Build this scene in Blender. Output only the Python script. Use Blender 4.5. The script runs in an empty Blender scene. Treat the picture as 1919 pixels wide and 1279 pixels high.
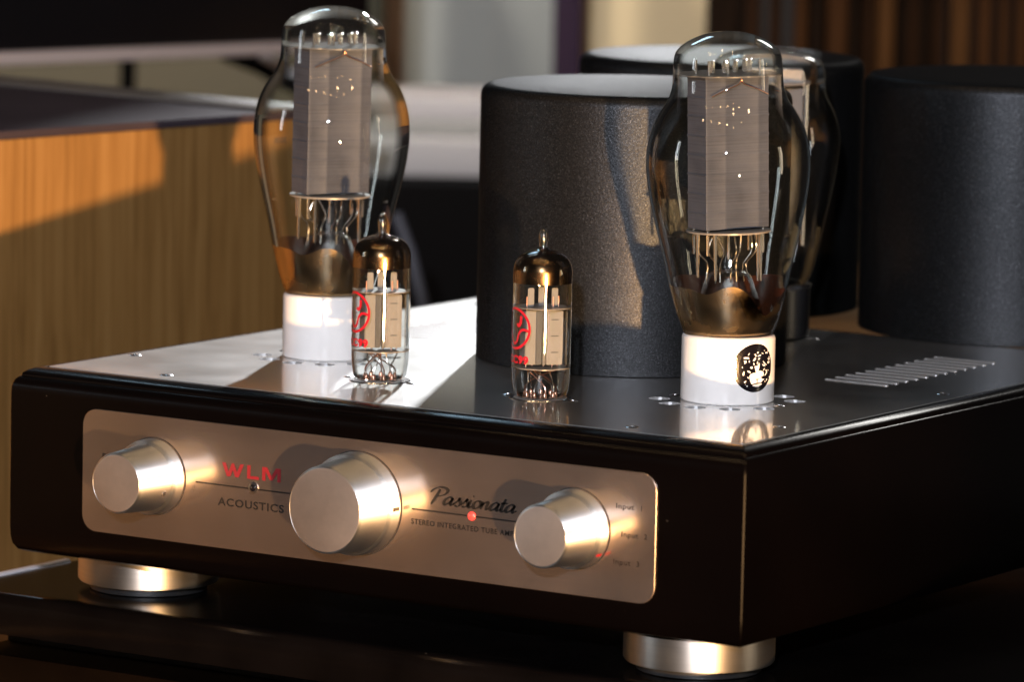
import bpy, bmesh, math, random
from mathutils import Vector, Matrix
random.seed(7)
S = bpy.context.scene
COL = S.collection
rad = math.radians
sin, cos, pi = math.sin, math.cos, math.pi

# ------------------------------------------------------------------ camera
YAW, PITCH, ROLL, FPX = rad(32.75), rad(7.22), rad(1.225), 9705.0
CAM = Vector((0.96013, -1.65353, 0.27890))
_d = Vector((-sin(YAW) * cos(PITCH), cos(YAW) * cos(PITCH), -sin(PITCH)))
_r = Vector((cos(YAW), sin(YAW), 0.0))
_u = _r.cross(_d)
RIGHT = _r * cos(ROLL) + _u * sin(ROLL)
UP = -_r * sin(ROLL) + _u * cos(ROLL)
cam_data = bpy.data.cameras.new("camera")
cam = bpy.data.objects.new("camera", cam_data)
COL.objects.link(cam)
m = Matrix.Identity(4)
for i in range(3):
    m[i][0] = RIGHT[i]; m[i][1] = UP[i]; m[i][2] = -_d[i]; m[i][3] = CAM[i]
cam.matrix_world = m
cam_data.sensor_width = 36.0
cam_data.lens = FPX / 1919 * 36
cam_data.clip_start = 0.05
cam_data.clip_end = 100
cam_data.dof.use_dof = True
cam_data.dof.focus_distance = 2.03
cam_data.dof.aperture_fstop = 12.5
S.camera = cam

# ------------------------------------------------------------------ world, lamps, exposure
W = bpy.data.worlds.new("World"); S.world = W; W.use_nodes = True
bg = W.node_tree.nodes["Background"]
bg.inputs[0].default_value = (0.30, 0.26, 0.25, 1); bg.inputs[1].default_value = 0.09
S.view_settings.view_transform = 'Standard'
S.view_settings.look = 'None'
S.view_settings.exposure = 0.0
S.view_settings.gamma = 1.0
S.render.engine = 'CYCLES'
S.cycles.use_denoising = True
S.cycles.max_bounces = 14
S.cycles.glossy_bounces = 8
S.cycles.transparent_max_bounces = 40
S.cycles.caustics_reflective = True
S.cycles.caustics_refractive = False
S.cycles.sample_clamp_indirect = 6.0
S.cycles.blur_glossy = 0.3

def lamp(name, kind, loc, energy, color, size=0.05, target=None, sy=None, spread=None, spot=None, blend=0.2):
    l = bpy.data.lights.new(name, kind); l.energy = energy; l.color = color
    o = bpy.data.objects.new(name, l); COL.objects.link(o); o.location = loc
    if kind == 'AREA':
        l.shape = 'RECTANGLE' if sy else 'SQUARE'; l.size = size
        if sy: l.size_y = sy
        if spread: l.spread = spread
    else:
        l.shadow_soft_size = size
    if kind == 'SPOT':
        l.spot_size = spot; l.spot_blend = blend
    if target is not None:
        o.rotation_euler = (Vector(target) - Vector(loc)).to_track_quat('-Z', 'Y').to_euler()
    return o

MID = Vector((-0.16, 0.0, 0.0))
def dirv(az, el):   # az from -Y toward +X
    return Vector((sin(az) * cos(el), -cos(az) * cos(el), sin(el)))
# low warm sunlight thrown back up from the front right
lamp("warm_lamp", 'SPOT', MID + dirv(rad(47.5), rad(-6.6)) * 5.0, 2900, (1.0, 0.57, 0.25), 0.05,
     target=MID + Vector((cos(rad(47.5)), sin(rad(47.5)), 0)) * -0.045, spot=rad(6.2), blend=0.12)
# cool light from above the camera
lamp("cool_lamp", 'POINT', MID + dirv(rad(29), rad(16)) * 4.2, 620, (0.88, 0.91, 1.0), 0.06)
# hard cool daylight from behind left, low over the plate
lamp("back_daylight", 'SPOT', MID + dirv(rad(180 + 25), rad(19)) * 3.6, 760, (0.97, 0.98, 1.0), 0.05,
     target=(-0.2275, 0.0262, 0.0), spot=rad(4.8), blend=0.05)
# tall window behind and above, seen in the glass domes
lamp("window_light", 'AREA', MID + dirv(rad(180 + 46), rad(35)) * 3.4, 9, (0.55, 0.80, 1.0), 0.8, target=MID, sy=0.36)
lamp("bright_window_light", 'AREA', MID + dirv(rad(180 + 9), rad(27)) * 3.4, 11, (1.0, 0.97, 0.92), 0.62, target=MID, sy=0.34)
# tall narrow lights added at both sides to put upright streaks in the glass
lamp("streak_fill_light", 'AREA', MID + dirv(rad(112), rad(6)) * 3.6, 7, (1.0, 0.82, 0.6), 0.16, target=MID, sy=1.3)
lamp("streak_fill_light", 'AREA', MID + dirv(rad(-48), rad(10)) * 3.4, 7, (0.85, 0.93, 1.0), 0.18, target=MID, sy=1.1)
# fill spot added above to brighten the far wall
lamp("wall_fill_light", 'SPOT', (-1.15, 0.55, 1.30), 75, (1.0, 0.93, 0.84), 0.08, target=(-1.15, 1.75, 0.0), spot=rad(75), blend=0.7)
# rows of small warm ceiling lamps
for i in range(5):
    for j in range(3):
        lamp("ceiling_lamp", 'POINT', (-0.9 + i * 0.55, -1.55 + j * 0.75, 2.35), 3.2, (1.0, 0.66, 0.34), 0.03)

# ------------------------------------------------------------------ materials
def newmat(name):
    M = bpy.data.materials.new(name); M.use_nodes = True
    nt = M.node_tree
    return M, nt, nt.nodes["Principled BSDF"], nt.nodes["Material Output"]
def N(nt, t, **kw):
    n = nt.nodes.new(t)
    for k, v in kw.items():
        if hasattr(n, k): setattr(n, k, v)
        else: n.inputs[k].default_value = v
    return n
def coords(nt, scale=(1, 1, 1), space='Object'):
    tc = nt.nodes.new("ShaderNodeTexCoord"); mp = nt.nodes.new("ShaderNodeMapping")
    mp.inputs['Scale'].default_value = scale
    nt.links.new(tc.outputs[space], mp.inputs[0])
    return mp.outputs[0]
def ramp(nt, fac, stops):
    r = nt.nodes.new("ShaderNodeValToRGB"); e = r.color_ramp.elements
    while len(e) < len(stops): e.new(0.5)
    for k, (p, c) in enumerate(stops):
        e[k].position = p; e[k].color = tuple(c) + (1,) if len(c) == 3 else c
    nt.links.new(fac, r.inputs[0]); return r.outputs[0]
def noise(nt, vec, scale, detail=3, rough=0.5):
    n = nt.nodes.new("ShaderNodeTexNoise"); n.inputs['Scale'].default_value = scale
    n.inputs['Detail'].default_value = detail; n.inputs['Roughness'].default_value = rough
    nt.links.new(vec, n.inputs['Vector']); return n.outputs['Fac']
def bump(nt, h, p, strength, dist=0.001):
    b = nt.nodes.new("ShaderNodeBump"); b.inputs['Strength'].default_value = strength
    b.inputs['Distance'].default_value = dist
    nt.links.new(h, b.inputs['Height']); nt.links.new(b.outputs[0], p.inputs['Normal']); return b
def maprange(nt, v, a, b, lo=0.0, hi=1.0):
    n = nt.nodes.new("ShaderNodeMapRange"); n.inputs[1].default_value = lo; n.inputs[2].default_value = hi
    n.inputs[3].default_value = a; n.inputs[4].default_value = b
    nt.links.new(v, n.inputs[0]); return n.outputs[0]

def simple(name, col, rough=0.5, metal=0.0, spec=0.5, var=0.0, vscale=60, bmp=0.0, bscale=400, coat=0.0, coat_r=0.05, aniso=0.0):
    M, nt, p, out = newmat(name)
    p.inputs['Base Color'].default_value = tuple(col) + (1,)
    p.inputs['Roughness'].default_value = rough; p.inputs['Metallic'].default_value = metal
    p.inputs['Specular IOR Level'].default_value = spec
    p.inputs['Coat Weight'].default_value = coat; p.inputs['Coat Roughness'].default_value = coat_r
    v = coords(nt)
    if var:
        n = noise(nt, v, vscale, 4)
        c = ramp(nt, n, [(0.3, [x * (1 - var) for x in col]), (0.7, [min(1, x * (1 + var)) for x in col])])
        nt.links.new(c, p.inputs['Base Color'])
        nt.links.new(maprange(nt, n, rough * 0.85, min(1, rough * 1.15)), p.inputs['Roughness'])
    if bmp:
        bump(nt, noise(nt, v, bscale, 2), p, bmp, 0.0003)
    return M

def brushed(name, col, rough, stretch=(4, 2500, 2500), bstr=0.12, streak=0.10, mirror=0.0, mirror_r=0.06, aniso=0.0, axis='Z', mirror_col=None):
    """brushed aluminium; stretch is small along the grain. mirror adds a sharper polished layer"""
    M, nt, p, out = newmat(name)
    v = coords(nt, stretch)
    n = noise(nt, v, 1.0, 3, 0.6)
    v2 = coords(nt); s = noise(nt, v2, 25, 4)
    c = ramp(nt, n, [(0.25, [x * (1 - streak) for x in col]), (0.75, [min(1, x * (1 + streak)) for x in col])])
    nt.links.new(c, p.inputs['Base Color'])
    p.inputs['Metallic'].default_value = 1.0
    nt.links.new(maprange(nt, s, rough * 0.9, rough * 1.1, 0.3, 0.7), p.inputs['Roughness'])
    b = bump(nt, n, p, bstr, 0.00005)
    if mirror:
        p2 = nt.nodes.new("ShaderNodeBsdfPrincipled")
        p2.inputs['Metallic'].default_value = 1.0
        p2.inputs['Roughness'].default_value = mirror_r
        if mirror_col: p2.inputs['Base Color'].default_value = tuple(mirror_col) + (1,)
        else: nt.links.new(c, p2.inputs['Base Color'])
        nt.links.new(b.outputs[0], p2.inputs['Normal'])
        mx = nt.nodes.new("ShaderNodeMixShader"); mx.inputs[0].default_value = mirror
        nt.links.new(p.outputs[0], mx.inputs[1]); nt.links.new(p2.outputs[0], mx.inputs[2])
        nt.links.new(mx.outputs[0], out.inputs[0])
    if aniso:
        tg = nt.nodes.new("ShaderNodeTangent"); tg.direction_type = 'RADIAL'; tg.axis = axis
        nt.links.new(tg.outputs[0], p.inputs['Tangent'])
        p.inputs['Anisotropic'].default_value = aniso; p.inputs['Anisotropic Rotation'].default_value = 0.25
    return M

def thin_glass(name, tint=(0.97, 0.98, 0.97), edge=(0.45, 0.46, 0.42), f0=0.045, rough=0.0, rim=0.0):
    M, nt, p, out = newmat(name); nt.nodes.remove(p)
    lw = nt.nodes.new("ShaderNodeLayerWeight"); lw.inputs[0].default_value = 0.5
    pw = nt.nodes.new("ShaderNodeMath"); pw.operation = 'POWER'; pw.inputs[1].default_value = 5
    nt.links.new(lw.outputs['Facing'], pw.inputs[0])
    fr = maprange(nt, pw.outputs[0], f0, 1.0)
    p3 = nt.nodes.new("ShaderNodeMath"); p3.operation = 'POWER'; p3.inputs[1].default_value = 4
    nt.links.new(lw.outputs['Facing'], p3.inputs[0])
    tr = nt.nodes.new("ShaderNodeBsdfTransparent")
    c = ramp(nt, p3.outputs[0], [(0.0, tint), (1.0, edge)])
    nt.links.new(c, tr.inputs[0])
    gl = nt.nodes.new("ShaderNodeBsdfGlossy"); gl.inputs['Roughness'].default_value = rough
    mx = nt.nodes.new("ShaderNodeMixShader")
    body = tr.outputs[0]
    if rim:      # the thick wall seen edge on bends the light strongly
        rf = nt.nodes.new("ShaderNodeBsdfRefraction"); rf.inputs['IOR'].default_value = 1.42; rf.inputs['Roughness'].default_value = 0.0
        rf.inputs[0].default_value = (0.93, 0.95, 0.92, 1)
        m0 = nt.nodes.new("ShaderNodeMixShader"); nt.links.new(maprange(nt, lw.outputs['Facing'], 0.0, rim, 0.40, 0.62), m0.inputs[0])
        nt.links.new(body, m0.inputs[1]); nt.links.new(rf.outputs[0], m0.inputs[2]); body = m0.outputs[0]
    nt.links.new(fr, mx.inputs[0]); nt.links.new(body, mx.inputs[1]); nt.links.new(gl.outputs[0], mx.inputs[2])
    nt.links.new(mx.outputs[0], out.inputs[0])
    return M

def getter_mat(name, col=(0.30, 0.21, 0.13), trans=0.12):
    M, nt, p, out = newmat(name)
    p.inputs['Metallic'].default_value = 1.0; p.inputs['Roughness'].default_value = 0.22
    v = coords(nt); n = noise(nt, v, 70, 4)
    nt.links.new(maprange(nt, n, 0.05, 0.34, 0.35, 0.65), p.inputs['Roughness'])
    c = ramp(nt, n, [(0.3, [x * 0.7 for x in col]), (0.7, [x * 1.15 for x in col])])
    nt.links.new(c, p.inputs['Base Color'])
    tr = nt.nodes.new("ShaderNodeBsdfTransparent"); tr.inputs[0].default_value = (0.35, 0.12, 0.04, 1)
    # back of the film (seen from inside) is a matt dark red brown
    df = nt.nodes.new("ShaderNodeBsdfPrincipled"); df.inputs['Base Color'].default_value = (0.035, 0.010, 0.004, 1)
    df.inputs['Roughness'].default_value = 0.3
    g = nt.nodes.new("ShaderNodeNewGeometry")
    m1 = nt.nodes.new("ShaderNodeMixShader"); nt.links.new(g.outputs['Backfacing'], m1.inputs[0])
    nt.links.new(p.outputs[0], m1.inputs[1]); nt.links.new(df.outputs[0], m1.inputs[2])
    m2 = nt.nodes.new("ShaderNodeMixShader"); m2.inputs[0].default_value = trans
    nt.links.new(m1.outputs[0], m2.inputs[1]); nt.links.new(tr.outputs[0], m2.inputs[2])
    nt.links.new(m2.outputs[0], out.inputs[0])
    return M

def powder(name, base, spec=0.5):
    """fine textured powder coat with tiny glints"""
    M, nt, p, out = newmat(name)
    v = coords(nt)
    n = noise(nt, v, 2400, 2, 0.7)
    n2 = noise(nt, v, 1050, 3, 0.65)
    c = ramp(nt, n, [(0.35, [x * 0.5 for x in base]), (0.58, base), (0.72, [x * 3.4 for x in base])])
    nt.links.new(c, p.inputs['Base Color'])
    p.inputs['Roughness'].default_value = 0.42
    p.inputs['Specular IOR Level'].default_value = 0.1
    p.inputs['Metallic'].default_value = 0.85; p.inputs['Specular Tint'].default_value = (0.30, 0.30, 0.30, 1)
    bump(nt, n2, p, 0.8, 0.00018)
    return M

def woodmat(name, a, b, c, scale=(38, 38, 1.1), rough=0.45, spec=0.35):
    """veneer with vertical grain"""
    M, nt, p, out = newmat(name)
    v = coords(nt, scale)
    wob = nt.nodes.new("ShaderNodeTexNoise"); wob.inputs['Scale'].default_value = 5; wob.inputs['Detail'].default_value = 2
    nt.links.new(coords(nt, (1, 1, 1.6)), wob.inputs['Vector'])
    va = nt.nodes.new("ShaderNodeVectorMath"); va.operation = 'MULTIPLY_ADD'; va.inputs[1].default_value = (0.9, 0.9, 0.0)
    nt.links.new(wob.outputs['Color'], va.inputs[0]); nt.links.new(v, va.inputs[2]); v = va.outputs[0]
    n = noise(nt, v, 1.6, 7, 0.68)
    v2 = coords(nt, (scale[0] * 5, scale[1] * 5, scale[2] * 2.2))
    n2 = noise(nt, v2, 1.5, 3, 0.6)
    mx = nt.nodes.new("ShaderNodeMath"); mx.operation = 'MULTIPLY_ADD'; mx.inputs[1].default_value = 0.35
    nt.links.new(n2, mx.inputs[0])
    ml = nt.nodes.new("ShaderNodeMath"); ml.operation = 'MULTIPLY'; ml.inputs[1].default_value = 0.70
    nt.links.new(n, ml.inputs[0]); nt.links.new(ml.outputs[0], mx.inputs[2])
    col = ramp(nt, mx.outputs[0], [(0.40, a), (0.52, b), (0.66, c)])
    nt.links.new(col, p.inputs['Base Color'])
    p.inputs['Roughness'].default_value = rough; p.inputs['Specular IOR Level'].default_value = spec
    bump(nt, n2, p, 0.15, 0.0003)
    return M

M_plate = brushed("brushed_top_plate", (0.80, 0.80, 0.80), 0.34, (6, 3000, 3000), 0.08, 0.06, mirror=0.62, mirror_r=0.045)
M_face = brushed("brushed_faceplate", (0.42, 0.33, 0.28), 0.52, (5, 3000, 3200), 0.10, 0.12, mirror=0.64, mirror_r=0.18, mirror_col=(0.82, 0.70, 0.61))
M_knob = brushed("turned_aluminium", (0.93, 0.92, 0.90), 0.50, (2600, 60, 2600), 0.02, 0.03, aniso=0.96, axis='Y')
M_cap = brushed("knob_face_aluminium", (0.86, 0.76, 0.70), 0.42, (300, 300, 300), 0.05, 0.04)
M_foot = brushed("turned_foot_aluminium", (0.80, 0.77, 0.72), 0.52, (40, 40, 2600), 0.04, 0.06, aniso=0.88)
M_hole = simple("hole_wall_aluminium", (0.85, 0.85, 0.86), 0.35, 0.9)
M_body = simple("black_brown_lacquer", (0.0011, 0.0006, 0.0005), 0.22, 0, 0.22, 0.25, 12, 0.03, 500)
M_inner = simple("dark_interior", (0.01, 0.01, 0.01), 0.8)
M_can = powder("grey_powder_coat", (0.029, 0.030, 0.032), 0.30)
M_ceramic = simple("white_ceramic", (0.80, 0.785, 0.78), 0.14, 0, 0.5, 0.03, 60, coat=0.4, coat_r=0.04)
M_glass = thin_glass("clear_tube_glass", f0=0.06, rim=0.85)
M_glass_in = thin_glass("clear_tube_glass_inner", f0=0.03, edge=(0.65, 0.66, 0.62))
M_getter = getter_mat("getter_film", (0.50, 0.33, 0.17), 0.06)
M_getter_s = getter_mat("small_getter_film", (0.20, 0.12, 0.06), 0.10)
M_mica = simple("mica_sheet", (0.24, 0.21, 0.19), 0.35, 0, 0.6, 0.2, 300)
M_mica_t = simple("thin_mica_sheet", (0.22, 0.20, 0.185), 0.3, 0, 0.3)
M_mica_t.node_tree.nodes["Principled BSDF"].inputs['Alpha'].default_value = 0.45
M_steel = simple("bright_wire", (0.75, 0.70, 0.64), 0.22, 1.0)
M_copper = simple("copper_wire", (0.62, 0.33, 0.24), 0.28, 1.0)
M_screw = simple("screw_steel", (0.78, 0.78, 0.80), 0.2, 1.0)
M_tip = thin_glass("sealed_glass_tip", (0.55, 0.55, 0.55), (0.15, 0.15, 0.15), 0.22, 0.12)
M_red = simple("red_print", (0.20, 0.012, 0.018), 0.4)
M_redglass = simple("red_glass_print", (0.42, 0.006, 0.018), 0.4)
M_black = simple("black_print", (0.012, 0.010, 0.009), 0.35)
M_print = simple("grey_glass_print", (0.06, 0.055, 0.05), 0.5)
M_emb_k = simple("emblem_black", (0.006, 0.005, 0.007), 0.18, coat=0.3)
M_emb_w = simple("emblem_white", (0.80, 0.76, 0.72), 0.3)
M_rubber = simple("black_rubber", (0.012, 0.012, 0.013), 0.45)
M_socket = simple("black_bakelite", (0.010, 0.010, 0.012), 0.3)
M_sockface = simple("pale_socket_ceramic", (0.45, 0.44, 0.44), 0.25)
M_shelf = simple("black_glass_shelf", (0.0025, 0.0020, 0.0020), 0.20, 0, 0.08, 0.3, 30, 0.03, 300)
M_shelfedge = simple("shelf_front_edge", (0.022, 0.014, 0.009), 0.35)
M_trim = simple("pale_metal_trim", (0.80, 0.78, 0.84), 0.40, 0.2)

def anode_mat():
    M, nt, p, out = newmat("carbonised_anode_mesh")
    v = coords(nt, (10, 10, 1500)); n = noise(nt, v, 1.0, 2, 0.6)
    v2 = coords(nt, (60, 60, 90)); n2 = noise(nt, v2, 1.0, 3)
    ad = nt.nodes.new("ShaderNodeMath"); ad.operation = 'ADD'; nt.links.new(n, ad.inputs[0]); nt.links.new(n2, ad.inputs[1])
    c = ramp(nt, maprange(nt, ad.outputs[0], 0, 1, 0.7, 1.3), [(0.0, (0.074, 0.082, 0.116)), (0.45, (0.106, 0.117, 0.162)), (1.0, (0.128, 0.140, 0.190))])
    nt.links.new(c, p.inputs['Base Color'])
    p.inputs['Metallic'].default_value = 0.55; p.inputs['Roughness'].default_value = 0.5
    bump(nt, n, p, 0.3, 0.0002)
    return M
M_anode = anode_mat()
M_anode_s = simple("small_anode_grey", (0.19, 0.185, 0.19), 0.6, 0.25, 0.5, 0.10, 120)
M_anode_m = simple("small_anode_seam", (0.13, 0.125, 0.125), 0.6, 0.2)
M_anode_d = simple("small_anode_dark", (0.06, 0.065, 0.08), 0.5, 0.4)

def dust(M, density=170, thr=0.055, amt=0.10):
    nt = M.node_tree; p = nt.nodes["Principled BSDF"]
    vo = nt.nodes.new("ShaderNodeTexVoronoi"); vo.inputs['Scale'].default_value = density
    nt.links.new(coords(nt), vo.inputs['Vector'])
    lt = nt.nodes.new("ShaderNodeMath"); lt.operation = 'LESS_THAN'; lt.inputs[1].default_value = thr
    nt.links.new(vo.outputs['Distance'], lt.inputs[0])
    sp = nt.nodes.new("ShaderNodeSeparateColor"); nt.links.new(vo.outputs['Color'], sp.inputs[0])
    gt = nt.nodes.new("ShaderNodeMath"); gt.operation = 'GREATER_THAN'; gt.inputs[1].default_value = 0.86
    nt.links.new(sp.outputs[0], gt.inputs[0])
    mu = nt.nodes.new("ShaderNodeMath"); mu.operation = 'MULTIPLY'; nt.links.new(lt.outputs[0], mu.inputs[0]); nt.links.new(gt.outputs[0], mu.inputs[1])
    mx = nt.nodes.new("ShaderNodeMix"); mx.data_type = 'RGBA'
    nt.links.new(mu.outputs[0], mx.inputs['Factor'])
    src = p.inputs['Base Color'].links[0].from_socket
    nt.links.new(src, mx.inputs['A']); mx.inputs['B'].default_value = (amt, amt * 0.9, amt * 0.8, 1)
    nt.links.new(mx.outputs['Result'], p.inputs['Base Color'])
dust(M_body, 170, 0.045, 0.035); dust(M_shelf, 140, 0.05, 0.05)

# ------------------------------------------------------------------ object helpers
def link(name, me, mat=None, parent=None, smooth=True, ang=None):
    if mat: me.materials.append(mat)
    o = bpy.data.objects.new(name, me); COL.objects.link(o)
    if smooth:
        me.polygons.foreach_set('use_smooth', [True] * len(me.polygons))
        if ang is not None: me.set_sharp_from_angle(angle=rad(ang))
    if parent: o.parent = parent
    return o
def mesh(name, v, f):
    me = bpy.data.meshes.new(name); me.from_pydata([tuple(p) for p in v], [], f); me.validate(); me.update(); return me
def thing(name, label, cat, loc=(0, 0, 0), group=None):
    o = bpy.data.objects.new(name, None); o.empty_display_size = 0.02; COL.objects.link(o); o.location = loc
    o['label'] = label; o['category'] = cat
    if group: o['group'] = group
    return o
def struct(o):
    o['kind'] = 'structure'; return o

class MB:
    def __init__(s): s.v = []; s.f = []
    def add(s, v, f):
        n = len(s.v); s.v += [tuple(p) for p in v]; s.f += [[i + n for i in q] for q in f]; return s
    def lathe(s, prof, c=(0, 0, 0), seg=48, axis='Z', cap0=False, cap1=False, rfun=None):
        v = []; f = []
        for (r, h) in prof:
            for k in range(seg):
                a = 2 * pi * k / seg
                if axis == 'Z': v.append((c[0] + r * cos(a), c[1] + r * sin(a), c[2] + h))
                else: v.append((c[0] + r * cos(a), c[1] + h, c[2] + r * sin(a)))   # axis Y
        n = len(prof)
        for i in range(n - 1):
            for k in range(seg):
                a, b = i * seg + k, i * seg + (k + 1) % seg
                q = [a, b, b + seg, a + seg]
                f.append(q if axis == 'Z' else q[::-1])
        if cap0:
            q = list(range(seg))[::-1]; f.append(q if axis == 'Z' else q[::-1])
        if cap1:
            q = [(n - 1) * seg + k for k in range(seg)]; f.append(q if axis == 'Z' else q[::-1])
        return s.add(v, f)
    def box(s, x0, x1, y0, y1, z0, z1):
        v = [(x, y, z) for z in (z0, z1) for y in (y0, y1) for x in (x0, x1)]
        return s.add(v, [[0, 2, 3, 1], [4, 5, 7, 6], [0, 1, 5, 4], [2, 6, 7, 3], [0, 4, 6, 2], [1, 3, 7, 5]])
    def tube(s, pts, r, seg=8):
        pts = [Vector(p) for p in pts]; v = []; f = []
        for i, p in enumerate(pts):
            t = (pts[min(i + 1, len(pts) - 1)] - pts[max(i - 1, 0)]).normalized()
            a = t.cross(Vector((0, 0, 1)))
            if a.length < 0.1: a = t.cross(Vector((1, 0, 0)))
            a.normalize(); b = t.cross(a)
            rr = r[i] if isinstance(r, (list, tuple)) else r
            for k in range(seg):
                q = 2 * pi * k / seg; v.append(p + a * cos(q) * rr + b * sin(q) * rr)
        n = len(pts)
        for i in range(n - 1):
            for k in range(seg):
                x, y = i * seg + k, i * seg + (k + 1) % seg
                f.append([x, x + seg, y + seg, y])
        f.append(list(range(seg))); f.append([(n - 1) * seg + k for k in range(seg)][::-1])
        return s.add(v, f)
    def build(s, name, mat, parent=None, smooth=True, ang=35):
        return link(name, mesh(name, s.v, s.f), mat, parent, smooth, ang)

def bevel_box(name, x0, x1, y0, y1, z0, z1, r, mat, parent=None, seg=2):
    bm = bmesh.new(); bmesh.ops.create_cube(bm, size=1)
    for v in bm.verts:
        v.co = Vector((x0 + (v.co.x + .5) * (x1 - x0), y0 + (v.co.y + .5) * (y1 - y0), z0 + (v.co.z + .5) * (z1 - z0)))
    bmesh.ops.bevel(bm, geom=bm.edges[:], offset=r, segments=seg, profile=0.5, affect='EDGES')
    me = bpy.data.meshes.new(name); bm.to_mesh(me); bm.free()
    return link(name, me, mat, parent, True, 40)

def smoothline(pts, n=6):
    out = []
    P = [Vector(p) for p in pts]
    for i in range(len(P) - 1):
        p0, p1, p2, p3 = P[max(i - 1, 0)], P[i], P[i + 1], P[min(i + 2, len(P) - 1)]
        for k in range(n):
            t = k / n
            out.append(0.5 * ((2 * p1) + (p2 - p0) * t + (2 * p0 - 5 * p1 + 4 * p2 - p3) * t * t + (3 * p1 - 3 * p2 + p3 - p0) * t ** 3))
    out.append(P[-1]); return out
def ribbon(pts, wfun):
    """flat stroke in 2-D: list of quads as vertex list + faces"""
    v = []; f = []
    for i, p in enumerate(pts):
        t = (pts[min(i + 1, len(pts) - 1)] - pts[max(i - 1, 0)])
        if t.length < 1e-9: t = Vector((1, 0))
        t.normalize(); n = Vector((-t.y, t.x)); w = wfun(t, i / (len(pts) - 1))
        v += [p + n * w / 2, p - n * w / 2]
    for i in range(len(pts) - 1): f.append([2 * i, 2 * i + 1, 2 * i + 3, 2 * i + 2])
    return [(q.x, q.y) for q in v], f

def text2d(s, bold=0.0, spacing=1.0):
    cu = bpy.data.curves.new("txt", 'FONT'); cu.body = s; cu.size = 1; cu.offset = bold; cu.space_character = spacing
    cu.resolution_u = 4
    o = bpy.data.objects.new("txt", cu); COL.objects.link(o)
    dg = bpy.context.evaluated_depsgraph_get(); dg.update()
    me = bpy.data.meshes.new_from_object(o.evaluated_get(dg))
    v = [(p.co.x, p.co.y) for p in me.vertices]; f = [list(p.vertices) for p in me.polygons]
    bpy.data.objects.remove(o); bpy.data.curves.remove(cu); bpy.data.meshes.remove(me)
    return v, f
def fit(v, x0, x1, y0, y1):
    a, b = min(p[0] for p in v), max(p[0] for p in v); c, d = min(p[1] for p in v), max(p[1] for p in v)
    return [(x0 + (p[0] - a) / (b - a) * (x1 - x0), y0 + (p[1] - c) / (d - c) * (y1 - y0)) for p in v]
def subdiv2d(v, f, maxlen):
    bm = bmesh.new(); vs = [bm.verts.new((p[0], p[1], 0)) for p in v]
    for q in f:
        try: bm.faces.new([vs[i] for i in q])
        except ValueError: pass
    bmesh.ops.triangulate(bm, faces=bm.faces[:])
    for _ in range(4):
        es = [e for e in bm.edges if e.calc_length() > maxlen]
        if not es: break
        bmesh.ops.subdivide_edges(bm, edges=es, cuts=1); bmesh.ops.triangulate(bm, faces=bm.faces[:])
    V = [(p.co.x, p.co.y) for p in bm.verts]
    bm.verts.index_update(); F = [[x.index for x in q.verts] for q in bm.faces]; bm.free(); return V, F
def on_cyl(name, v, f, R, az0, mat, parent, lift=0.00005):
    """v in metres of arc (u) and height (z)"""
    V, F = subdiv2d(v, f, R * 0.12)
    pts = [((R + lift) * sin(az0 + u / R), -(R + lift) * cos(az0 + u / R), z) for u, z in V]
    return link(name, mesh(name, pts, F), mat, parent, False)
def on_face(name, v, f, Y, mat, parent, thick=0.00012):
    pts = [(x, Y, z) for x, z in v]
    me = mesh(name, pts, f); o = link(name, me, mat, parent, False)
    return o
def mmv(v): return [(a * 0.001, b * 0.001) for a, b in v]

# ================================================================== AMPLIFIER
W0, D0 = 0.3277, 0.3235            # top plate: x from -W0 to 0, y from 0 to D0
amp = thing("amplifier", "black stereo tube amplifier with silver faceplate, three knobs and brushed aluminium top", "amplifier", (-0.1639, 0.15, -0.092))
def P(o):                            # keep world coordinates for children
    o.parent = amp; o.matrix_parent_inverse = Matrix.Translation(-amp.location); return o

# body: rounded frame round the plate
prof = [(0.0, -0.0024), (0.0, -0.0006), (0.06, -0.0001), (0.20, 0.0), (0.38, -0.0003), (0.55, -0.0011), (0.68, -0.0020), (0.715, -0.0026), (0.725, -0.0034),
        (0.80, -0.0037), (0.88, -0.0046), (0.935, -0.0057), (0.955, -0.0064), (0.985, -0.0074), (1.0, -0.0095),
        (1.0, -0.064), (0.985, -0.0685), (0.92, -0.0722), (0.78, -0.0746), (0.5, -0.0758), (0.0, -0.0760)]
mb = MB(); v = []; f = []
for s, z in prof:
    ox, oy, c = 0.0089 * s, 0.0131 * s, 0.0006
    x0, x1, y0, y1 = -W0 - ox, ox, -oy, D0 + ox
    for q in ((x0 + c, y0), (x1 - c, y0), (x1, y0 + c), (x1, y1 - c), (x1 - c, y1), (x0 + c, y1), (x0, y1 - c), (x0, y0 + c)):
        v.append((q[0], q[1], z))
for i in range(len(prof) - 1):
    for k in range(8):
        a, b = i * 8 + k, i * 8 + (k + 1) % 8
        f.append([a, a + 8, b + 8, b])
f.append([(len(prof) - 1) * 8 + k for k in range(8)][::-1])
mb.add(v, f)
P(mb.build("case", M_body, None, True, 28))
P(MB().box(-W0 + 0.0006, -0.0006, 0.0006, D0 - 0.0006, -0.0155, -0.0150).build("inner_tray", M_inner, None, False))

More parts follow.
